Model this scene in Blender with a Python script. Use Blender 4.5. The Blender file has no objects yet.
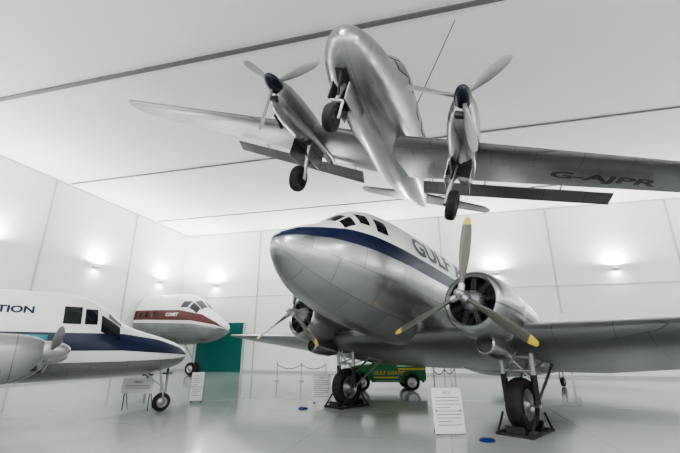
import bpy, bmesh, math, random
import numpy as np
from mathutils import Vector, Matrix
rad=math.radians
random.seed(4)
scene=bpy.context.scene
COL=scene.collection
try: scene.view_settings.look='AgX - Medium High Contrast'
except Exception: pass

# ------------------------------------------------------------ materials
def nodes(m):
    m.use_nodes=True
    return m.node_tree.nodes, m.node_tree.links, m.node_tree.nodes['Principled BSDF']
def mat(name,col,rough=.5,metal=0.,var=.04,scale=3.,spec=.5,emit=None,es=0.):
    m=bpy.data.materials.new(name); n,l,b=nodes(m)
    b.inputs['Roughness'].default_value=rough; b.inputs['Metallic'].default_value=metal
    b.inputs['Specular IOR Level'].default_value=spec
    if emit:
        b.inputs['Emission Color'].default_value=(*emit,1); b.inputs['Emission Strength'].default_value=es
    tc=n.new('ShaderNodeTexCoord'); no=n.new('ShaderNodeTexNoise'); no.inputs['Scale'].default_value=scale
    no.inputs['Detail'].default_value=4
    l.new(tc.outputs['Object'],no.inputs['Vector'])
    mx=n.new('ShaderNodeMix'); mx.data_type='RGBA'
    mx.inputs['A'].default_value=(*[max(0,c*(1-var)) for c in col],1)
    mx.inputs['B'].default_value=(*[min(1,c*(1+var)) for c in col],1)
    l.new(no.outputs['Fac'],mx.inputs['Factor']); l.new(mx.outputs['Result'],b.inputs['Base Color'])
    return m
def alu(name,col,rough,metal,mode,pw=1.2,ph=.6):
    m=mat(name,col,rough,metal,.14,1.2); n=m.node_tree.nodes; l=m.node_tree.links; b=n['Principled BSDF']
    tc=n.new('ShaderNodeTexCoord'); sp=n.new('ShaderNodeSeparateXYZ'); l.new(tc.outputs['Object'],sp.inputs[0])
    cb=n.new('ShaderNodeCombineXYZ')
    if mode=='fus':
        a=n.new('ShaderNodeMath'); a.operation='ARCTAN2'; l.new(sp.outputs['Y'],a.inputs[0]); l.new(sp.outputs['Z'],a.inputs[1])
        l.new(sp.outputs['X'],cb.inputs['X']); l.new(a.outputs[0],cb.inputs['Y'])
    else:
        l.new(sp.outputs['Y'],cb.inputs['X']); l.new(sp.outputs['X'],cb.inputs['Y'])
    br=n.new('ShaderNodeTexBrick'); l.new(cb.outputs[0],br.inputs['Vector'])
    br.inputs['Scale'].default_value=1; br.inputs['Brick Width'].default_value=pw; br.inputs['Row Height'].default_value=ph
    br.inputs['Mortar Size'].default_value=.007; br.inputs['Mortar Smooth'].default_value=.3
    br.inputs['Color1'].default_value=(1,1,1,1); br.inputs['Color2'].default_value=(.86,.86,.88,1); br.inputs['Mortar'].default_value=(.45,.45,.45,1)
    src=b.inputs['Base Color'].links[0].from_socket
    mx=n.new('ShaderNodeMix'); mx.data_type='RGBA'; mx.blend_type='MULTIPLY'; mx.inputs['Factor'].default_value=1
    l.new(src,mx.inputs['A']); l.new(br.outputs['Color'],mx.inputs['B']); l.new(mx.outputs['Result'],b.inputs['Base Color'])
    return m
M={}
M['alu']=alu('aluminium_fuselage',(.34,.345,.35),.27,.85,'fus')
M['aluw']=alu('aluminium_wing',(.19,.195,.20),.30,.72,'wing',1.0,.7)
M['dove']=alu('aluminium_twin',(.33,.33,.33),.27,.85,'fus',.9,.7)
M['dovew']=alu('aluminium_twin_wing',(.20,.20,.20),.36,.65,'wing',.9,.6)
M['nac']=alu('nacelle_grey',(.26,.265,.27),.32,.5,'wing',.5,.45)
M['white']=mat('white_paint',(.72,.73,.72),.32)
M['blue']=mat('navy_paint',(.005,.010,.042),.3)
M['navy']=mat('spinner_navy',(.003,.005,.018),.3)
M['red']=mat('maroon_paint',(.085,.012,.011),.4)
M['glass']=mat('cockpit_glass',(.012,.014,.018),.08,0,.1)
M['black']=mat('black_paint',(.010,.010,.011),.5)
M['rubber']=mat('tyre_rubber',(.012,.012,.012),.75)
M['steel']=mat('steel',(.38,.38,.39),.32,.8)
M['dark']=mat('dark_metal',(.03,.03,.033),.45,.5)
M['blade']=mat('propeller_blade',(.19,.19,.19),.4,.4)
M['bladed']=mat('propeller_blade_aged',(.095,.090,.082),.42,.3)
M['yellow']=mat('yellow_paint',(.50,.36,.05),.4)
M['green']=mat('green_paint',(.006,.12,.04),.3)
M['teal']=mat('teal_door',(.003,.125,.115),.45)
M['sign']=mat('sign_board',(.60,.61,.60),.5)
M['ink']=mat('sign_ink',(.08,.08,.09),.6)
M['cyan']=mat('cyan_glass',(.02,.22,.24),.1)
M['bluelamp']=mat('blue_disc',(.008,.025,.14),.4)
M['rope']=mat('rope_red',(.10,.01,.015),.8)
M['lamp']=mat('lamp_lens',(1,1,1),.4,0,0,1,.5,(1,1,.97),4)
M['trim']=mat('trim_grey',(.48,.49,.48),.6)
M['rail']=mat('rail_dark',(.12,.12,.12),.6)
M['doorbay']=mat('wheel_bay_dark',(.015,.015,.015),.7)

# ------------------------------------------------------------ mesh accumulator
class Acc:
    def __init__(s): s.v=[]; s.f=[]; s.mi=[]; s.mats=[]
    def m(s,key):
        if key not in s.mats: s.mats.append(key)
        return s.mats.index(key)
    def add(s,verts,faces,key,T=None):
        o=len(s.v); k=s.m(key)
        for p in verts:
            p=Vector(p)
            if T is not None: p=T@p
            s.v.append(tuple(p))
        for f in faces:
            s.f.append(tuple(i+o for i in f)); s.mi.append(k)
    def rings(s,rs,key,caps=(False,False),closed=True,T=None):
        n=len(rs[0]); v=[p for r in rs for p in r]; f=[]
        for i in range(len(rs)-1):
            for j in range(n if closed else n-1):
                a=i*n+j; b=i*n+(j+1)%n
                f.append((a,b,b+n,a+n))
        if caps[0]: f.append(tuple(range(n))[::-1])
        if caps[1]: f.append(tuple((len(rs)-1)*n+j for j in range(n)))
        s.add(v,f,key,T)
    def revolve(s,prof,key,T=None,n=40,zs=1.):
        rs=[]
        for x,r in prof:
            rs.append([(x,r*math.sin(2*math.pi*j/n),r*zs*math.cos(2*math.pi*j/n)) for j in range(n)])
        s.rings(rs,key,T=T)
    def tube(s,a,b,r,key,r2=None,n=12):
        a=Vector(a); b=Vector(b); d=b-a
        q=d.to_track_quat('Z','Y').to_matrix().to_4x4(); T=Matrix.Translation(a)@q
        r2=r if r2 is None else r2
        rs=[[(rr*math.cos(2*math.pi*j/n),rr*math.sin(2*math.pi*j/n),z) for j in range(n)] for z,rr in ((0,r),(d.length,r2))]
        s.rings(rs,key,(True,True),T=T)
    def path(s,pts,r,key,n=8):
        for a,b in zip(pts[:-1],pts[1:]): s.tube(a,b,r,key,n=n)
    def box(s,c,d,key,T=None,bev=0):
        bm=bmesh.new(); bmesh.ops.create_cube(bm,size=1)
        bmesh.ops.scale(bm,vec=Vector(d),verts=bm.verts)
        if bev>0: bmesh.ops.bevel(bm,geom=list(bm.edges),offset=bev,segments=3,profile=.5,affect='EDGES')
        bmesh.ops.translate(bm,vec=Vector(c),verts=bm.verts)
        bm.verts.index_update()
        s.add([v.co.copy() for v in bm.verts],[tuple(v.index for v in f.verts) for f in bm.faces],key,T); bm.free()
    def prism(s,poly,y0,y1,key,T=None):
        n=len(poly)
        v=[(x,y0,z) for x,z in poly]+[(x,y1,z) for x,z in poly]
        f=[tuple(range(n)),tuple(range(2*n-1,n-1,-1))]+[(i,i+n,(i+1)%n+n,(i+1)%n) for i in range(n)]
        s.add(v,f,key,T)
    def wheel(s,c,R,w,T=None,hub='steel'):
        TT=Matrix.Translation(Vector(c))@Matrix.Rotation(rad(90),4,'Z')
        if T is not None: TT=T@TT
        h=w/2
        s.revolve([(-h*.55,R*.56),(-h*.85,R*.62),(-h,R*.78),(-h*.88,R*.91),(-h*.5,R*.985),(-h*.22,R),(-h*.2,R*.985),(-h*.1,R*.985),(-h*.08,R),(h*.08,R),(h*.1,R*.985),(h*.2,R*.985),(h*.22,R),(h*.5,R*.985),(h*.88,R*.91),(h,R*.78),(h*.85,R*.62),(h*.55,R*.56)],'rubber',TT,44)
        s.revolve([(-h*.9,0),(-h*.9,R*.12),(-h*.6,R*.2),(-h*.35,R*.42),(-h*.7,R*.56),(-h*.7,R*.6),(h*.7,R*.6),(h*.7,R*.56),(h*.35,R*.42),(h*.6,R*.2),(h*.9,R*.12),(h*.9,0)],hub,TT,36)
    def prop(s,c,R,key,tip=None,phase=0,nb=3,hubkey='steel',spin=None,cw=.065,T=None):
        T0=Matrix.Translation(Vector(c))
        if T is not None: T0=T@T0
        for b in range(nb):
            TT=T0@Matrix.Rotation(rad(phase)+2*math.pi*b/nb,4,'X')
            rs=[]; N=18; fr=[]
            for i in range(N+1):
                t=.06+.94*i/N
                if i==N-1: t=.985
                ch=R*np.interp(t,[.06,.15,.3,.5,.7,.85,.95,.985,1],[.028,.03,.055,.075,.078,.07,.054,.036,.006])*cw/.065
                th=ch*np.interp(t,[.06,.15,.3,.5,1],[1,1,.45,.2,.09])
                pa=rad(np.interp(t,[0,.2,.5,1],[60,55,38,24]))
                ring=[]
                for j in range(12):
                    a=2*math.pi*j/12; u=ch*math.cos(a); w=th*math.sin(a)
                    ring.append((u*math.sin(pa)+w*math.cos(pa), -u*math.cos(pa)+w*math.sin(pa), t*R))
                rs.append(ring); fr.append(t)
            cut=[i for i in range(N+1) if fr[i]<=.945][-1]
            s.rings(rs[:cut+1],key,(True,False),T=TT); s.rings(rs[cut:],tip or key,(False,True),T=TT)
            s.tube(TT@Vector((0,0,0)),TT@Vector((0,0,R*.13)),R*.042,hubkey)
        if spin: s.revolve([(spin[0]*math.cos(a)-spin[2],spin[1]*math.sin(a)) for a in [k*math.pi/2/10 for k in range(11)]]+[(-spin[2]-.12,spin[1]*.98),(-spin[2]-.13,0)],spin[3],T0,28)
        else: s.revolve([(.22*R/1.77,0),(.20*R/1.77,.05),(.14*R/1.77,.085),(.02,.10),(-.12,.13),(-.2,.13)],hubkey,T0,24)
    def finish(s,name,parent=None,sharp=38,matrix=None):
        me=bpy.data.meshes.new(name); me.from_pydata(s.v,[],s.f)
        for k in s.mats: me.materials.append(M[k])
        me.polygons.foreach_set('material_index',s.mi)
        bm=bmesh.new(); bm.from_mesh(me)
        bmesh.ops.recalc_face_normals(bm,faces=bm.faces); bm.to_mesh(me); bm.free()
        me.polygons.foreach_set('use_smooth',[True]*len(me.polygons))
        me.set_sharp_from_angle(angle=rad(sharp)); me.update()
        o=bpy.data.objects.new(name,me); COL.objects.link(o)
        if parent: o.parent=parent
        if matrix is not None: o.matrix_world=matrix
        return o
def empty(name,Mx):
    e=bpy.data.objects.new(name,None); COL.objects.link(e); e.matrix_world=Mx; e.empty_display_size=.3
    return e

# ------------------------------------------------------------ loft body
def pchip(x,y):
    x=np.array(x,float); y=np.array(y,float); h=np.diff(x); d=np.diff(y)/h; n=len(x); m=np.zeros(n)
    for i in range(1,n-1):
        if d[i-1]*d[i]>0:
            w1=2*h[i]+h[i-1]; w2=h[i]+2*h[i-1]; m[i]=(w1+w2)/(w1/d[i-1]+w2/d[i])
    m[0]=d[0]; m[-1]=d[-1]
    def f(t):
        t=min(max(t,x[0]),x[-1]); i=min(int(np.searchsorted(x,t,side='right'))-1,n-2); i=max(i,0)
        u=(t-x[i])/h[i]
        return float((1+2*u)*(1-u)**2*y[i]+u*(1-u)**2*h[i]*m[i]+u*u*(3-2*u)*y[i+1]+u*u*(u-1)*h[i]*m[i+1])
    return f
class Body:
    def __init__(s,st,ex=2.15):
        a=np.array(st,float); q=np.sqrt(a[:,0]); s.L=a[-1,0]; s.fn=[pchip(q,a[:,k]) for k in range(1,5)]; s.ex=ex
    def at(s,x): q=math.sqrt(max(x,0)); return [f(q) for f in s.fn]
    def raw(s,x,th):
        w,zt,zb,zc=s.at(x); c=math.cos(th); si=math.sin(th); h=(zt-zc) if c>=0 else (zc-zb); e=2/s.ex
        return Vector((-x,w*math.copysign(abs(si)**e,si),zc+h*math.copysign(abs(c)**e,c)))
    def pt(s,x,th,off=0):
        p=s.raw(x,th)
        if off:
            x0=max(x-.02,1e-4); a=s.raw(x+.02,th)-s.raw(x0,th); b=s.raw(x,th+.02)-s.raw(x,th-.02)
            nn=a.cross(b)
            if nn.length>1e-9:
                nn.normalize()
                w,zt,zb,zc=s.at(x)
                if nn.dot(p-Vector((-x-1.0 if x<1.5 else -x,0,zc)))<0: nn=-nn
                p=p+nn*off
        return p
    def th(s,x,z):
        w,zt,zb,zc=s.at(x); h=(zt-zc) if z>=zc else (zc-zb)
        r=max(-1,min(1,(z-zc)/max(h,1e-4))); c=math.copysign(abs(r)**(s.ex/2),r)
        return math.acos(c)
    def build(s,acc,key,nr=110,nt=72,smax=None):
        L=smax or s.L; rs=[]
        for i in range(nr+1):
            x=(math.sqrt(L)*i/nr)**2
            rs.append([s.pt(x,2*math.pi*j/nt) for j in range(nt)])
        acc.rings(rs,key,(True,True))
    def patch(s,acc,key,s0,s1,ta,tb,side=1,off=.006,ns=30,nt=6,sq=False):
        rs=[]
        for i in range(ns+1):
            t=i/ns
            x=(math.sqrt(s0)+(math.sqrt(s1)-math.sqrt(s0))*t)**2 if sq else s0+(s1-s0)*t
            a=ta(x) if callable(ta) else ta; b=tb(x) if callable(tb) else tb
            rs.append([s.pt(x,side*(a+(b-a)*j/nt),off) for j in range(nt+1)])
        acc.rings(rs,key,closed=False)
    def zpatch(s,acc,key,s0,s1,zl,zh,side=1,off=.006,ns=30,nt=6,sq=False):
        fa=lambda x: s.th(x,zh(x) if callable(zh) else zh); fb=lambda x: s.th(x,zl(x) if callable(zl) else zl)
        s.patch(acc,key,s0,s1,fa,fb,side,off,ns,nt,sq)
def text_mesh(txt,cuts=3,bold=.02):
    cu=bpy.data.curves.new('t','FONT'); cu.body=txt; cu.resolution_u=3; cu.size=1; cu.offset=bold
    o=bpy.data.objects.new('t',cu); COL.objects.link(o)
    dg=bpy.context.evaluated_depsgraph_get(); dg.update()
    me=bpy.data.meshes.new_from_object(o.evaluated_get(dg))
    bm=bmesh.new(); bm.from_mesh(me); bmesh.ops.triangulate(bm,faces=bm.faces)
    if cuts: bmesh.ops.subdivide_edges(bm,edges=bm.edges,cuts=cuts,use_grid_fill=True)
    bm.verts.index_update()
    v=[tuple(x.co) for x in bm.verts]; f=[tuple(a.index for a in fc.verts) for fc in bm.faces]
    bm.free(); bpy.data.objects.remove(o); bpy.data.curves.remove(cu); bpy.data.meshes.remove(me)
    v=np.array(v); v[:,0]-=v[:,0].min(); v[:,1]-=v[:,1].min()
    v[:,:2]/=v[:,1].max(); return v,f
def body_text(acc,body,txt,s0,zbase,height,side,key,stretch=1.,off=.008):
    v,f=text_mesh(txt,3,.035); W=v[:,0].max(); out=[]
    for a,b,_ in v:
        if side<0: s_=s0+(W-a)*height*stretch
        else: s_=s0+a*height*stretch
        w,zt,zb,zc=body.at(s_); r=(w+zt-zc)/2
        th=body.th(s_,zbase)-b*height/r
        out.append(body.pt(s_,side*th,off))
    acc.add(out,f,key)

# ------------------------------------------------------------ wing
def airfoil(n=14,t=.14,camber=.02):
    xs=[.5*(1-math.cos(math.pi*i/n)) for i in range(n+1)]
    yt=lambda x:5*t*(.2969*math.sqrt(x)-.126*x-.3516*x*x+.2843*x**3-.1030*x**4)
    yc=lambda x:camber*4*x*(1-x)
    up=[(x,yc(x)+yt(x)) for x in xs]; lo=[(x,yc(x)-yt(x)) for x in xs[1:-1]]
    return up+lo[::-1]
def wing(acc,key,secs,vertical=False,both=False,sides=(1,),T=None):
    for sd in sides:
        rs=[]
        for sp,sle,ch,z,t,inc in secs:
            r=[]
            for x,y in airfoil(14,t,0 if vertical else .02):
                ca,sa=math.cos(rad(inc)),math.sin(rad(inc))
                X=-sle-(x*ca+y*sa)*ch; Z=(y*ca-x*sa)*ch
                if vertical: r.append((X,Z,sp))
                else: r.append((X,sd*sp,z+Z))
            rs.append(r)
        acc.rings(rs,key,(True,True),T=T)
def smooth_secs(secs,tipround=.5):
    out=list(secs); a=secs[-2]; b=secs[-1]
    for u in (.35,.6,.8,.93,1.0):
        k=math.sqrt(max(0,1-u*u)); k=max(k,.06)
        sp=b[0]+tipround*u; g=tipround*u/(b[0]-a[0])
        ch=max(b[2]*k,.05)
        out.append((sp,b[1]+(b[2]-ch)*.45+(b[1]-a[1])*g*.5,ch,b[3]+(b[3]-a[3])*g,b[4]*.8,b[5]))
    return out
def basis(F,pitch,pos=None):
    F=Vector((F[0],F[1],0)).normalized(); U=Vector((0,0,1)); L=U.cross(F)
    p=rad(pitch); f=F*math.cos(p)+U*math.sin(p); u=-F*math.sin(p)+U*math.cos(p)
    return Matrix((f,L,u)).transposed()

# ------------------------------------------------------------ camera
cam=bpy.data.cameras.new('camera'); camo=bpy.data.objects.new('camera',cam); COL.objects.link(camo)
H=1.83; FPX=385.; PITCH=17.4
camo.location=(0,0,H); camo.rotation_euler=(rad(90+PITCH),0,0)
cam.sensor_width=36; cam.lens=FPX/680*36; cam.clip_end=200; scene.camera=camo

# ------------------------------------------------------------ room
RA=-rad(14.5); ROOM=Matrix.Rotation(RA,4,'Z')
X0,X1,Y0,Y1,ZC=-21.5,22.,-9.,28.8,11.33
def slab(name,a,b,key):
    acc=Acc(); c=[(a[i]+b[i])/2 for i in range(3)]; d=[b[i]-a[i] for i in range(3)]
    acc.box(c,d,key); o=acc.finish(name,matrix=ROOM); return o
M['wall']=mat('wall_white',(.80,.82,.81),.7,0,.02,.6)
M['ceil']=mat('ceiling_white',(.80,.82,.805),.8,0,.02,.4)
fm=mat('floor_tile',(.34,.355,.347),.12,0,.06,.5); M['floor']=fm
n=fm.node_tree.nodes; l=fm.node_tree.links; b=n['Principled BSDF']
tc=n.new('ShaderNodeTexCoord'); br=n.new('ShaderNodeTexBrick'); l.new(tc.outputs['Object'],br.inputs['Vector'])
br.offset=0; br.inputs['Scale'].default_value=1; br.inputs['Brick Width'].default_value=3.0; br.inputs['Row Height'].default_value=3.0
br.inputs['Mortar Size'].default_value=.010; br.inputs['Color1'].default_value=(1,1,1,1); br.inputs['Color2'].default_value=(.96,.96,.96,1); br.inputs['Mortar'].default_value=(.70,.70,.70,1)
src=b.inputs['Base Color'].links[0].from_socket
mx=n.new('ShaderNodeMix'); mx.data_type='RGBA'; mx.blend_type='MULTIPLY'; mx.inputs['Factor'].default_value=1
l.new(src,mx.inputs['A']); l.new(br.outputs['Color'],mx.inputs['B']); l.new(mx.outputs['Result'],b.inputs['Base Color'])
slab('floor',(X0,Y0,-.2),(X1,Y1,0),'floor')
slab('ceiling',(X0,Y0,ZC),(X1,Y1,ZC+.2),'ceil')
slab('wall_left',(X0-.2,Y0,0),(X0,Y1,ZC),'wall')
slab('wall_right',(X1,Y0,0),(X1+.2,Y1,ZC),'wall')
slab('wall_back',(X0-.2,Y1,0),(X1+.2,Y1+.2,ZC),'wall')
slab('wall_front',(X0-.2,Y0-.2,0),(X1+.2,Y0,ZC),'wall')
slab('baseboard_back',(X0,Y1-.03,0),(X1,Y1,.15),'trim')
slab('baseboard_left',(X0,Y0,0),(X0+.03,Y1,.15),'trim')
ti=1
for e in (-14.4,-7.05,.3,7.66,15.0):
    slab('trim_%d'%ti,(e-.05,Y1-.04,.15),(e+.05,Y1,ZC),'trim'); ti+=1
for e in (3.1,9.6,16.1,22.6):
    slab('trim_%d'%ti,(X0,e-.05,.15),(X0+.04,e+.05,ZC),'trim'); ti+=1
slab('trim_%d'%ti,(X0+.05,Y1-.03,5.75),(X1,Y1,5.80),'trim'); ti+=1
slab('trim_%d'%ti,(X0+.05,Y1-.06,ZC-.07),(X1,Y1,ZC),'trim'); ti+=1
slab('trim_%d'%ti,(X0,Y0,ZC-.07),(X0+.06,Y1-.06,ZC),'trim'); ti+=1
for e,w in ((9.38,.085),(16.8,.04),(24.4,.02),(1.9,.085)):
    slab('trim_%d'%ti,(X0+.3,e-w,ZC-.05),(X1-.3,e+w,ZC),'rail'); ti+=1
acc=Acc(); acc.box((-17.45,Y1-.07,1.85),(4.3,.1,3.7),'teal')
for i in range(8): acc.box((-17.45,Y1-.13,.25+i*.45),(4.2,.03,.05),'teal')
for x in (-19.62,-15.28): acc.box((x,Y1-.10,1.87),(.12,.16,3.74),'trim')
acc.finish('door_1',matrix=ROOM)
def area(name,loc,rot,sx,sy,p,col=(1,1,.97),Mx=ROOM,parent=None):
    d=bpy.data.lights.new(name,'AREA'); d.shape='RECTANGLE'; d.size=sx; d.size_y=sy; d.energy=p; d.color=col
    o=bpy.data.objects.new(name,d); COL.objects.link(o); o.matrix_world=Mx@Matrix.Translation(loc)@rot
    if parent: 
        mw=o.matrix_world.copy(); o.parent=parent; o.matrix_world=mw
    return o
R=Matrix.Rotation
def sconce(x,y,nx,ny,p=430):
    Mx=ROOM@Matrix.Translation((x,y,6.75))@R(math.atan2(ny,nx),4,'Z')
    e=empty('wall_lamp',Mx)
    a=Acc(); a.box((.03,0,0),(.06,.30,.16),'trim'); a.box((.19,0,0),(.28,.36,.08),'trim',bev=.02)
    a.box((.19,0,.045),(.2,.28,.012),'lamp'); 
    a.finish('housing',e)
    area('lamp_light',(.34,0,.12),R(rad(180),4,'X')@R(rad(-24),4,'Y'),.2,.4,p,Mx=Mx,parent=e)
    area('lamp_light_down',(.28,0,-.08),R(0,4,'X'),.15,.3,p*.05,Mx=Mx,parent=e)
for e in (-18.2,-10.9,-3.5,3.9,11.3,18.7): sconce(e,Y1,0,-1)
for e in (13.3,19.8,25.9): sconce(X0,e,1,0)
for e in (-5,1,7.): sconce(X0,e,1,0,280)
for e in (-3,5,13,21): sconce(X1,e,-1,0)
for e in (-15,-7,1,9,17): sconce(e,Y0,0,1,320)
def fill_lamp(x,y,p):  # added fill lamp under the ceiling, out of view, to brighten the hall
    Mx=ROOM@Matrix.Translation((x,y,ZC-.16)); e=empty('added_fill_lamp',Mx)
    a=Acc(); a.box((0,0,.08),(1.6,.5,.14),'trim',bev=.02); a.finish('housing',e)
    area('lamp_light',(0,0,-.01),R(0,4,'X'),1.5,.4,p,Mx=Mx,parent=e)
for x in (-14,-2,10): fill_lamp(x,-5,520)
for x in (-14,-2,10): fill_lamp(x,.5,520)

# ------------------------------------------------------------ radial engine airliner
Fd=(-.715,-.70)
Rd=basis(Fd,11.5)
HS,HZ=2.92,-.70; WS=5.70; WSH=.62
AX=Vector((-WS,0,-2.45))
target=Vector((2.20,11.63,.59)); pos=target-Rd@AX
MD=Matrix.Translation(pos)@Rd.to_4x4()
air=empty('propeller_airliner',MD)
st=[(0,.0,-.10,-.10,-.10),(.06,.21,.10,-.30,-.10),(.3,.44,.33,-.57,-.10),(.7,.70,.58,-.84,-.08),(1.0,.86,.75,-.98,-.04),(1.2,.95,.88,-1.05,0),
 (1.5,1.05,1.18,-1.13,.05),(1.9,1.15,1.48,-1.21,.10),(2.4,1.24,1.64,-1.27,.12),(3.2,1.31,1.72,-1.31,.12),(4.8,1.34,1.74,-1.34,.12),(9.5,1.34,1.70,-1.31,.12),(11.5,1.26,1.60,-1.1,.15),(13.5,1.04,1.45,-.75,.2),
 (15.5,.76,1.2,-.35,.3),(17.4,.43,.95,.05,.45),(18.9,.2,.76,.32,.52),(19.8,.03,.62,.5,.56)]
fb=Body(st)
a=Acc(); fb.build(a,'alu',150,80); a.finish('fuselage',air)
a=Acc()
zlo=lambda x: np.interp(x,[0,.1,.4,.9,2,4,8,13,19.5],[-.02,.04,.12,.20,.24,.24,.22,.3,.55])
zhi=lambda x: np.interp(x,[0,.1,.4,.9,1.3,2,3,8,13,19.5],[.0,.14,.34,.48,.56,.60,.60,.56,.56,.62])
for sd in (1,-1):
    fb.zpatch(a,'blue',.015,19.3,zlo,zhi,sd,.006,160,6,True)
    fb.patch(a,'white',1.5,19.3,0,lambda x: fb.th(x,zhi(x)),sd,.005,140,14,True)
    fb.patch(a,'white',.05,1.5,0,lambda x: fb.th(x,zhi(x)),sd,.005,60,8,True)
    fb.patch(a,'glass',1.24,1.50,rad(4),rad(29),sd,.012,8,8)
    fb.patch(a,'glass',1.28,1.55,rad(34),rad(55),sd,.012,8,8)
    fb.zpatch(a,'glass',1.68,1.92,.86,1.18,sd,.012,8,8)
    fb.zpatch(a,'glass',2.10,2.44,.78,1.16,sd,.012,8,8)
    for k in range(7): fb.zpatch(a,'glass',6.4+k*1.0,6.85+k*1.0,.26,.54,sd,.012,6,6)
    body_text(a,fb,'GULF AVIATION',3.4,.70,.58,sd,'blue',1.0,.012)
a.finish('livery',air)
a=Acc()
rt=[(0,3.75+WSH,4.5,-1.12,.15,2),(1.2,3.75+WSH,4.5,-1.12,.15,2),(3.9,3.75+WSH,4.4,-1.10,.145,2),(14.0,6.55+WSH,1.55,-.22,.10,0)]
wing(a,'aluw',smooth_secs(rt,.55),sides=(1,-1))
a.finish('wings',air)
a=Acc()
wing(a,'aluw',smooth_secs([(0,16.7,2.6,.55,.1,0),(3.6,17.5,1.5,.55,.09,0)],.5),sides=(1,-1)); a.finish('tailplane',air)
a=Acc()
wing(a,'white',smooth_secs([(.4,16.0,3.8,0,.09,0),(1.4,17.0,2.8,0,.09,0),(2.7,17.7,1.9,0,.08,0)],.5),vertical=True); a.finish('fin',air)
a=Acc()
for sd in (1,-1):
    T=Matrix.Translation((-HS,sd*2.82,HZ))
    a.prop((0,0,0),1.77,'bladed','yellow',-5 if sd>0 else -4,3,'steel',cw=.055,T=T)
    cx=-HS-.37
    T2=Matrix.Translation((cx,sd*2.82,HZ))
    a.revolve([(-.4,.56),(-.05,.52),(.0,.57),(-.02,.61),(-.12,.665),(-.5,.71),(-.95,.72),(-1.12,.69),(-1.10,.66),(-1.0,.6)],'alu',T2,56)
    a.revolve([(-.36,.57),(-.36,0)],'black',T2,40)
    a.revolve([(.3,.09),(.28,.12),(.1,.14),(.02,.2),(-.12,.25),(-.3,.27)],'steel',T2,32)
    for k in range(9):
        an=2*math.pi*k/9+.1
        c,s_=math.cos(an),math.sin(an)
        for q in range(6):
            r0=.26+q*.042
            a.tube((cx-.16,sd*2.82+r0*c,HZ+r0*s_),(cx-.16,sd*2.82+(r0+.028)*c,HZ+(r0+.028)*s_),.078,'dark',n=12)
        a.tube((cx-.02,sd*2.82+.2*c,HZ+.2*s_),(cx-.06,sd*2.82+.50*c,HZ+.50*s_),.010,'dark',n=6)
    rs=[]
    for sx,cz,r,rz in ((1.0,0,.64,.64),(1.5,-.02,.66,.66),(2.1,-.10,.66,.64),(2.8,-.2,.6,.56),(3.5,-.3,.5,.44),(4.3,-.38,.34,.26),(5.0,-.42,.16,.1),(5.4,-.45,.03,.03)):
        rs.append([(cx-sx,sd*2.82+r*math.sin(2*math.pi*j/40),HZ+cz+rz*math.cos(2*math.pi*j/40)) for j in range(40)])
    a.rings(rs,'alu',(True,True))
    T3=Matrix.Translation((cx-.63,sd*2.82-.0,HZ-.78))
    a.revolve([(-.1,.16),(.0,.18),(-.03,.21),(-.3,.235),(-.75,.2),(-1.1,.08)],'alu',T3,28); a.revolve([(-.08,.17),(-.08,0)],'black',T3,24)
    a.tube((cx-1.9,sd*(2.82+.55),HZ-.35),(cx-2.6,sd*(2.82+.62),HZ-.45),.09,'dark')
a.finish('engines',air)
a=Acc()
for sd in (1,-1):
    y=sd*2.82; ax=Vector((-WS,y,-2.45))
    P=lambda dx,dy,z: (-WS+dx,y+dy,z)
    a.wheel(ax,.57,.40)
    for o in (-.33,.33):
        a.tube(ax+Vector((0,o,0)),P(.35,o*1.1,-1.15),.055,'steel'); a.tube(ax+Vector((0,o,0)),ax+Vector((.16,o*1.04,.62)),.075,'dark')
        a.tube(ax+Vector((-.02,o,.02)),P(-1.3,o*.9,-1.3),.035,'steel')
        a.tube(ax+Vector((.16,o,.7)),P(-.85,o*.9,-1.3),.022,'steel')
        a.tube(ax+Vector((.1,o*1.05,.45)),P(.6,-o*.6,-1.3),.018,'steel')
    a.tube(ax-Vector((0,.4,0)),ax+Vector((0,.4,0)),.05,'steel')
    a.tube(ax+Vector((.18,-.36,.7)),ax+Vector((.18,.36,.7)),.04,'steel')
    a.tube(ax+Vector((.25,-.37,1.0)),ax+Vector((.25,.37,1.0)),.04,'steel')
    a.box(P(.35,0,-1.22),(1.2,.85,.10),'black')
p=rad(11.5); z0=MD.translation.z
xt=-17.6; ztc=(.22-z0-xt*math.sin(p))/math.cos(p)
a.wheel((xt,0,ztc),.21,.16)
a.tube((xt,.12,ztc),(xt+.35,.05,ztc+.6),.03,'steel'); a.tube((xt,-.12,ztc),(xt+.35,-.05,ztc+.6),.03,'steel'); a.tube((xt+.35,0,ztc+.55),(xt+.3,0,.1),.06,'dark')
a.finish('landing_gear',air)

for sd in (1,-1):
    w=MD@Vector((-WS,sd*2.82,-2.45)); Mx=Matrix.Translation((w.x,w.y,0))@basis(Fd,0).to_4x4()
    a=Acc()
    for o in (-.36,.36):
        a.box((0,o,.03),(1.3,.06,.06),'black'); 
        for e in (-.6,.6): a.tube((e,o,.06),(e*.45,o,.42),.025,'black')
    for e in (-.6,.6): a.box((e,0,.03),(.08,.8,.06),'black')
    for e in (-.46,.46): a.prism([(e-.16*np.sign(e),.0),(e+.12*np.sign(e),.0),(e+.12*np.sign(e),.2)],-.2,.2,'black')
    a.finish('wheel_chock',matrix=Mx)

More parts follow.
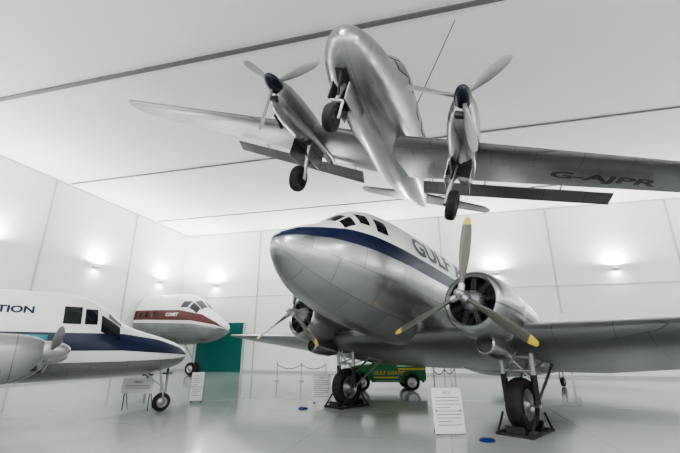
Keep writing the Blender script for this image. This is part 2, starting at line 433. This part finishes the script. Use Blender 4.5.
# ------------------------------------------------------------ hanging twin
def tri(F,Rv):
    F=Vector(F).normalized(); L=-Vector(Rv); L=(L-F*L.dot(F)).normalized(); return Matrix((F,L,F.cross(L))).transposed()
B_old=tri((-.33,-.935,-.11),(-.93,.30,.21)); B2=tri((-.32,-.94,-.045),(-.915,.29,.30))
HM=Vector((-1.75,0,-.42))
hub_mid=Vector((.12,5.0,6.75))+B_old@HM+Vector((-.24,0,.35))
M2=Matrix.Translation(hub_mid-B2@HM)@B2.to_4x4()
tw=empty('hanging_twin_engine_aircraft',M2)
f2=Body([(0,0,-.2,-.2,-.2),(.05,.17,-.03,-.37,-.2),(.3,.38,.16,-.58,-.2),(.8,.56,.34,-.74,-.18),(1.4,.68,.48,-.83,-.12),(1.8,.73,.72,-.86,-.05),(2.2,.77,.95,-.87,0),(2.8,.80,1.03,-.88,0),
 (5.5,.80,1.0,-.86,0),(7.5,.66,.86,-.70,.03),(9.5,.40,.6,-.38,.08),(11.0,.16,.42,-.05,.18),(11.7,.03,.32,.15,.25)])
SHN=-.34
a=Acc(); f2.build(a,'dove',110,64); o=a.finish('fuselage',tw); o.location.x=SHN
a=Acc()
for sd in (1,-1):
    f2.patch(a,'glass',1.55,2.1,rad(5),rad(38),sd,.01,6,6); f2.patch(a,'glass',1.62,2.2,rad(42),rad(66),sd,.01,6,6)
    f2.zpatch(a,'glass',2.26,2.75,.35,.75,sd,.01,6,6)
    for k in range(4): f2.zpatch(a,'glass',3.3+k*.85,3.75+k*.85,.2,.62,sd,.01,6,6)
f2.patch(a,'doorbay',.40,1.55,rad(166),rad(194),1,.008,20,6)
o=a.finish('glazing',tw); o.location.x=SHN
a=Acc()
ws=[(0,3.35,2.5,-.62,.15,2),(.8,3.35,2.45,-.62,.15,2),(2.1,3.45,2.2,-.54,.15,2),(9.4,4.05,1.1,-.08,.11,0)]
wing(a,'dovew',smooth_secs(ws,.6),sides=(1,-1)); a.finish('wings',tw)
a=Acc()
for sd in (1,-1):
    wing(a,'dovew',[(.95,5.70,.5,-.80,.12,28),(5.5,5.35,.40,-.50,.12,28)],sides=(sd,))
    for yy in (1.2,2.6,4.4):
        a.tube((-5.4,sd*yy,-.62+(yy-1)*.055),(-5.82,sd*yy,-.84+(yy-1)*.055),.02,'steel')
a.finish('flaps',tw)
a=Acc()
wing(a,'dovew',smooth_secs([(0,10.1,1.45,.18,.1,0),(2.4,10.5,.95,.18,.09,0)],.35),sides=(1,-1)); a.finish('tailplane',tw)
a=Acc()
wing(a,'dove',smooth_secs([(.1,9.6,2.3,0,.08,0),(1.0,10.3,1.5,0,.08,0),(1.9,10.7,1.0,0,.07,0)],.35),vertical=True); a.finish('fin',tw)
a=Acc()
for sd in (1,-1):
    y=sd*2.08; hz=-.42
    T=Matrix.Translation((-1.75,y,hz))
    a.prop((0,0,0),1.14,'blade',None,-37 if sd>0 else 62,3,'dark',spin=(.42,.17,.08,'navy'),cw=.075,T=T)
    rs=[]
    for sx,w,zt,zb in ((1.88,.15,.16,-.20),(1.95,.2,.2,-.30),(2.2,.27,.25,-.42),(2.7,.32,.28,-.5),(3.4,.34,.28,-.5),(4.2,.34,.22,-.48),(5.0,.28,.12,-.42),(5.7,.16,.0,-.33),(6.1,.04,-.12,-.24)):
        zc=(zt+zb)/2; hh=(zt-zb)/2
        rs.append([(-sx,y+w*math.copysign(abs(math.sin(t))**.8,math.sin(t)),hz+zc+hh*math.copysign(abs(math.cos(t))**.8,math.cos(t))) for t in [2*math.pi*j/36 for j in range(36)]])
    a.rings(rs,'dove',(True,True))
    a.box((-1.95,y,hz-.26),(.12,.20,.12),'black',bev=.02)
    a.box((-4.15,y,hz-.46),(1.0,.46,.06),'doorbay')
    a.tube((-2.6,y+sd*.3,hz-.35),(-3.1,y+sd*.38,hz-.42),.05,'dark')
    w=Vector((-4.05,y,-1.85))
    a.wheel(w,.36,.24,hub='dark')
    a.tube(w+Vector((0,-.17*sd,0)),(-3.9,y-.1*sd,hz-.4),.05,'steel'); a.tube(w+Vector((0,.02,0)),w+Vector((0,-.2*sd,0)),.05,'dark')
    a.tube(w+Vector((.02,-.17*sd,.35)),(-4.6,y-.1*sd,hz-.4),.03,'steel'); a.tube(w+Vector((.0,-.17*sd,.5)),(-3.5,y-.05*sd,hz-.45),.025,'dark')
    a.box((-4.1,y+sd*.28,hz-.68),(.85,.02,.5),'dove'); a.box((-4.1,y-sd*.28,hz-.68),(.85,.02,.5),'dove')
a.finish('engines',tw)
a=Acc()
w=Vector((-.95,0,-1.50)); a.wheel(w,.27,.18,hub='dark')
a.tube(w+Vector((0,.13,0)),w+Vector((0,.13,.35)),.03,'steel'); a.tube(w+Vector((0,-.13,0)),w+Vector((0,-.13,.35)),.03,'steel'); a.tube(w+Vector((0,-.13,.35)),w+Vector((0,.13,.35)),.035,'steel')
a.tube(w+Vector((0,0,.35)),(-1.1,0,-.7),.05,'steel'); a.tube(w+Vector((0,0,.45)),(-.8,0,-.65),.025,'dark')
a.box((-1.4,.17,-.95),(1.0,.02,.35),'dove'); a.box((-1.4,-.17,-.95),(1.0,.02,.35),'dove')
a.finish('nose_gear',tw)
v,f=text_mesh('G-AJPR',0,.035); a=Acc(); out=[]
for x,y,_ in v:
    yy=4.0+x*.50*1.32; s_=np.interp(yy,[2.1,9.4],[3.45,4.05])+.42; X=-(s_+(1-y)*.50+.2)
    zz=np.interp(yy,[2.1,9.4],[-.54,-.08])-.18*np.interp(yy,[2.1,9.4],[1,.42])-.035
    out.append((X,yy,zz))
a.add(out,f,'black'); a.finish('registration',tw)
a=Acc(); Mi=M2.inverted()
a.tube((-4.6,.45,.8),Mi@Vector((3.5,9.3,ZC)),.014,'dark',n=6)
tp=M2@Vector((-9.5,0,.45)); a.tube((-9.5,0,.45),Mi@Vector((tp.x,tp.y,ZC)),.008,'dark',n=6)
a.finish('suspension_cables',tw)

# ------------------------------------------------------------ four engine light aircraft (left)
Fh=Vector((.75,.66,0)).normalized()
M3=Matrix.Translation((-4.97,13.0,1.62))@basis(Fh,0).to_4x4()
he=empty('white_propeller_aircraft',M3)
f3=Body([(0,0,0,0,0),(.05,.17,.14,-.17,0),(.3,.38,.30,-.34,-.02),(.9,.60,.52,-.50,-.04),(1.6,.74,.72,-.58,-.02),(2.0,.80,.90,-.61,.0),(2.4,.84,1.20,-.62,.1),(2.9,.88,1.50,-.63,.25),(3.5,.9,1.62,-.64,.3),
 (9,.9,1.62,-.62,.3),(12,.5,1.2,-.1,.4),(14.5,.05,.8,.6,.7)])
a=Acc(); f3.build(a,'white',110,64); a.finish('fuselage',he)
a=Acc()
for sd in (1,-1):
    f3.zpatch(a,'blue',.01,14,lambda x:np.interp(x,[0,.5,2,14],[-.02,.02,.12,.16]),lambda x:np.interp(x,[0,.3,1,2,3,4,14],[.0,.20,.42,.56,.56,.56,.56]),sd,.006,80,5,True)
    f3.zpatch(a,'dove',.01,14,lambda x:f3.at(x)[2]+.0,lambda x:np.interp(x,[0,.5,2,14],[-.06,-.12,-.16,-.2]),sd,.005,80,9,True)
    f3.patch(a,'glass',2.08,2.42,rad(4),rad(40),sd,.01,6,6); f3.patch(a,'glass',2.12,2.62,rad(44),rad(70),sd,.01,6,6)
    f3.zpatch(a,'glass',2.72,3.02,.78,1.18,sd,.01,6,6); f3.zpatch(a,'glass',3.10,3.5,.78,1.22,sd,.01,6,6)
    for k in range(5): f3.zpatch(a,'cyan',3.75+k*.9,4.3+k*.9,.20,.50,sd,.012,6,6)
    body_text(a,f3,'GULF AVIATION',4.12,1.0,.19,sd,'blue',1.2,.01)
a.finish('livery',he)
a=Acc()
wing(a,'white',[(0,5.2,2.6,-.45,.15,2),(2,5.2,2.5,-.38,.15,2),(7.5,5.8,1.7,.05,.12,0)],sides=(1,-1)); a.finish('wings',he)
a=Acc()
for y in (-2.6,-4.9,2.6,4.9):
    hz=.02+(abs(y)-2.6)*.06; hx=3.75+(abs(y)-2.6)*.12
    T=Matrix.Translation((-hx,y,hz))
    a.prop((0,0,0),1.05,'blade',None,72,2,'dark',spin=(.35,.15,.08,'steel'),cw=.07,T=T)
    rs=[]
    for sx,w,zt,zb in ((.12,.15,.16,-.20),(.2,.2,.2,-.30),(.45,.27,.25,-.46),(.9,.33,.27,-.54),(1.6,.34,.26,-.54),(2.4,.26,.15,-.42),(3.0,.1,-.02,-.25)):
        zc=(zt+zb)/2; hh=(zt-zb)/2
        rs.append([(-hx-sx,y+w*math.copysign(abs(math.sin(t))**.8,math.sin(t)),hz+zc+hh*math.copysign(abs(math.cos(t))**.8,math.cos(t))) for t in [2*math.pi*j/36 for j in range(36)]])
    a.rings(rs,'nac',(True,True))
    a.box((-hx-.22,y,hz-.24),(.14,.22,.14),'black',bev=.02)
    for sg in (-1,1):
        a.tube((-hx-.6,y+sg*.30,hz-.3),(-hx-1.1,y+sg*.4,hz-.36),.05,'dark')
        for q in range(4): a.box((-hx-.75-q*.16,y+sg*.335,hz+.02),(.10,.02,.16),'dark')
for y in (-2.6,2.6):
    w=Vector((-6.6,y,-1.62+.38)); a.wheel(w,.38,.24); a.tube(w+Vector((0,.18,0)),(-6.5,y+.18,-.4),.05,'steel'); a.tube(w,w+Vector((0,.2,0)),.04,'steel')
a.finish('engines',he)
a=Acc(); w=Vector((-.55,0,-1.62+.26)); a.wheel(w,.26,.17)
a.tube(w+Vector((0,.12,0)),w+Vector((-.03,.12,.36)),.025,'steel'); a.tube(w+Vector((0,-.12,0)),w+Vector((-.03,-.12,.36)),.025,'steel'); a.tube(w+Vector((-.03,-.12,.36)),w+Vector((-.03,.12,.36)),.03,'steel')
a.tube(w+Vector((-.03,0,.36)),(-.7,0,-.35),.04,'steel'); a.tube(w+Vector((0,0,.4)),(-1.2,0,-.45),.02,'steel')
a.finish('nose_gear',he)

# ------------------------------------------------------------ jet nose section
M4=Matrix.Translation((-7.7,27.2,3.05))@basis((.93,-.36),0).to_4x4()
jn=empty('jet_airliner_nose_section',M4)
f4=Body([(0,0,0,0,0),(.05,.3,.22,-.24,0),(.3,.65,.5,-.5,.02),(.9,1.02,.86,-.78,.1),(1.6,1.28,1.32,-.93,.25),(2.3,1.45,1.95,-1.0,.45),(3.0,1.56,2.35,-1.05,.55),(4.,1.65,2.52,-1.07,.6),(6.9,1.65,2.55,-1.07,.6)],2.0)
a=Acc(); f4.build(a,'white',80,64); a.finish('fuselage',jn)
a=Acc()
for sd in (1,-1):
    f4.zpatch(a,'alu',.01,6.88,lambda x:f4.at(x)[2],lambda x:np.interp(x,[0,.5,2,6],[-.02,.1,.3,.42]),sd,.006,60,12,True)
    f4.zpatch(a,'red',.05,6.88,lambda x:np.interp(x,[0,.5,2,6],[.0,.22,.5,.62]),lambda x:np.interp(x,[0,.5,1.5,3,6],[.02,.40,.92,1.22,1.28]),sd,.007,60,8,True)
    f4.patch(a,'glass',1.75,2.35,rad(4),rad(30),sd,.012,6,6); f4.patch(a,'glass',1.8,2.4,rad(33),rad(55),sd,.012,6,6); f4.zpatch(a,'glass',2.5,3.0,1.40,1.85,sd,.012,6,6)
    for k in range(3): f4.zpatch(a,'glass',4.9+k*.65,5.2+k*.65,.8,1.12,sd,.014,6,6)
    body_text(a,f4,'COMET',3.0,.80,.22,sd,'white',1.0,.02)
a.finish('livery',jn)
a=Acc()
for o in (-.22,.22): a.wheel((-2.6,o,-3.05+.42),.42,.24)
a.tube((-2.6,-.3,-2.63),(-2.6,.3,-2.63),.06,'steel'); a.tube((-2.6,0,-2.63),(-2.6,0,-.95),.09,'steel'); a.tube((-2.6,0,-2.1),(-3.5,0,-1.0),.05,'steel')
for yy in (-.9,.9): a.tube((-5.6,yy,-3.05),(-5.6,yy,-.6),.09,'black'); a.box((-5.6,yy,-3.02),(.5,.5,.06),'black')
a.finish('landing_gear',jn)

# ------------------------------------------------------------ green truck
MT=Matrix.Translation((2.05,18.9,0))@R(rad(2),4,'Z')@Matrix.Scale(.92,4)
tk=empty('green_vintage_truck',MT)
a=Acc()
prof=[(-1.85,.45),(-1.85,1.0),(-1.7,1.12),(-.8,1.2),(-.7,1.25),(-.45,1.85),(.45,1.9),(.5,1.1),(1.9,1.1),(1.9,.45)]
a.prism(prof,-.72,.72,'green')
for x in (-1.2,1.2):
    for sd in (-1,1):
        a.wheel((x,sd*.72,.38),.38,.2)
        pts=[(x+.55*math.cos(t),sd*.76,.38+.5*math.sin(t)) for t in [math.pi*k/10 for k in range(11)]]
        a.path(pts,.07,'green')
for sd in (-1,1):
    a.box((0,sd*.80,.42),(1.5,.18,.05),'green'); a.box((1.2,sd*.735,.98),(1.3,.02,.08),'yellow'); a.box((-.1,sd*.735,.60),(1.3,.02,.06),'yellow')
    a.prism([(-.6,1.25),(-.42,1.75),(.0,1.78),(.0,1.25)],sd*.725-.006,sd*.725+.006,'glass')
    v,f=text_mesh('GULF AVIATION',0); k=.18
    a.add([(-.6+x*k*.95 if sd<0 else .9-x*k*.95,sd*.735,.72+y*k) for x,y,_ in v],f,'yellow')
a.box((-1.9,0,.75),(.06,.9,.55),'steel',bev=.02); a.box((-1.98,0,.42),(.08,1.5,.12),'steel',bev=.02)
for sd in (-1,1): a.revolve([(.12,0),(.12,.1),(.0,.12),(-.1,.05)],'steel',Matrix.Translation((-1.95,sd*.6,.9))@R(math.pi,4,'Z'),20)
a.finish('body',tk)

# ------------------------------------------------------------ info boards
def board(name,x,y,w,h,z,ang,lines=9,title='DC-3'):
    Mx=Matrix.Translation((x,y,0))@R(rad(ang),4,'Z'); e=empty(name,Mx); a=Acc()
    T=Matrix.Translation((0,0,z))@R(rad(-8),4,'X')
    a.box((0,0,h/2),(w,.025,h),'sign',T,bev=.004)
    v,f=text_mesh(title,0); k=.055; W=v[:,0].max()*k
    a.add([(x_*k-W/2,-.016,h-.13+y_*k) for x_,y_,_ in v],f,'ink',T)
    for i in range(lines):
        ww=w*.78*(1 if i%4!=3 else .6); a.box((-(w*.78-ww)/2,-.0145,h-.2-i*(h-.3)/lines),(ww,.003,.012),'ink',T)
    for sx in (-w*.4,w*.4):
        a.tube((sx,.03,.02),(sx,.03+.0,z+.1),.014,'dark'); a.tube((sx,.04,z+h*.5),(sx,.30,.02),.012,'dark')
    a.finish('panel',e)
board('information_board',2.40,9.3,.68,.92,.04,4)
board('information_board',-.62,13.9,.62,.85,.1,-4)
board('information_board',-4.9,14.2,.40,.9,.1,10)
board('lectern_sign',-6.15,12.6,1.0,.42,.5,-5,3,'HERON')
for x,y in ((3.0,8.8),(-1.15,13.1)):
    a=Acc(); a.revolve([(0,0.0),(0,.15),(.03,.15),(.05,.12),(.05,0)],'bluelamp',Matrix.Translation((x,y,0))@R(rad(-90),4,'Y'),28); a.finish('floor_uplight')
def stanchions(pts):
    e=empty('rope_barrier',Matrix.Translation((pts[0][0],pts[0][1],0))); a=Acc(); o=Vector((pts[0][0],pts[0][1],0))
    for x,y in pts:
        q=Matrix.Translation(Vector((x,y,0))-o)@R(rad(-90),4,'Y')
        a.revolve([(0,0),(0,.17),(.02,.17),(.05,.05),(.06,.025),(.9,.025),(.91,.045),(.96,.045),(.98,0)],'steel',q,24)
    for (x0,y0),(x1,y1) in zip(pts[:-1],pts[1:]):
        pl=[Vector((x0+(x1-x0)*t,y0+(y1-y0)*t,.88-.9*t*(1-t)))-o for t in [k/12 for k in range(13)]]
        a.path(pl,.018,'rope')
    a.finish('posts_and_rope',e)
stanchions([(4.15,18.2),(4.75,18.7),(5.4,19.3)])
stanchions([(-3.6,23.5),(-2.2,23.3),(-.8,23.1)])
w=bpy.data.worlds.new('world'); scene.world=w; w.use_nodes=True; w.node_tree.nodes['Background'].inputs[0].default_value=(.6,.62,.62,1); w.node_tree.nodes['Background'].inputs[1].default_value=.3
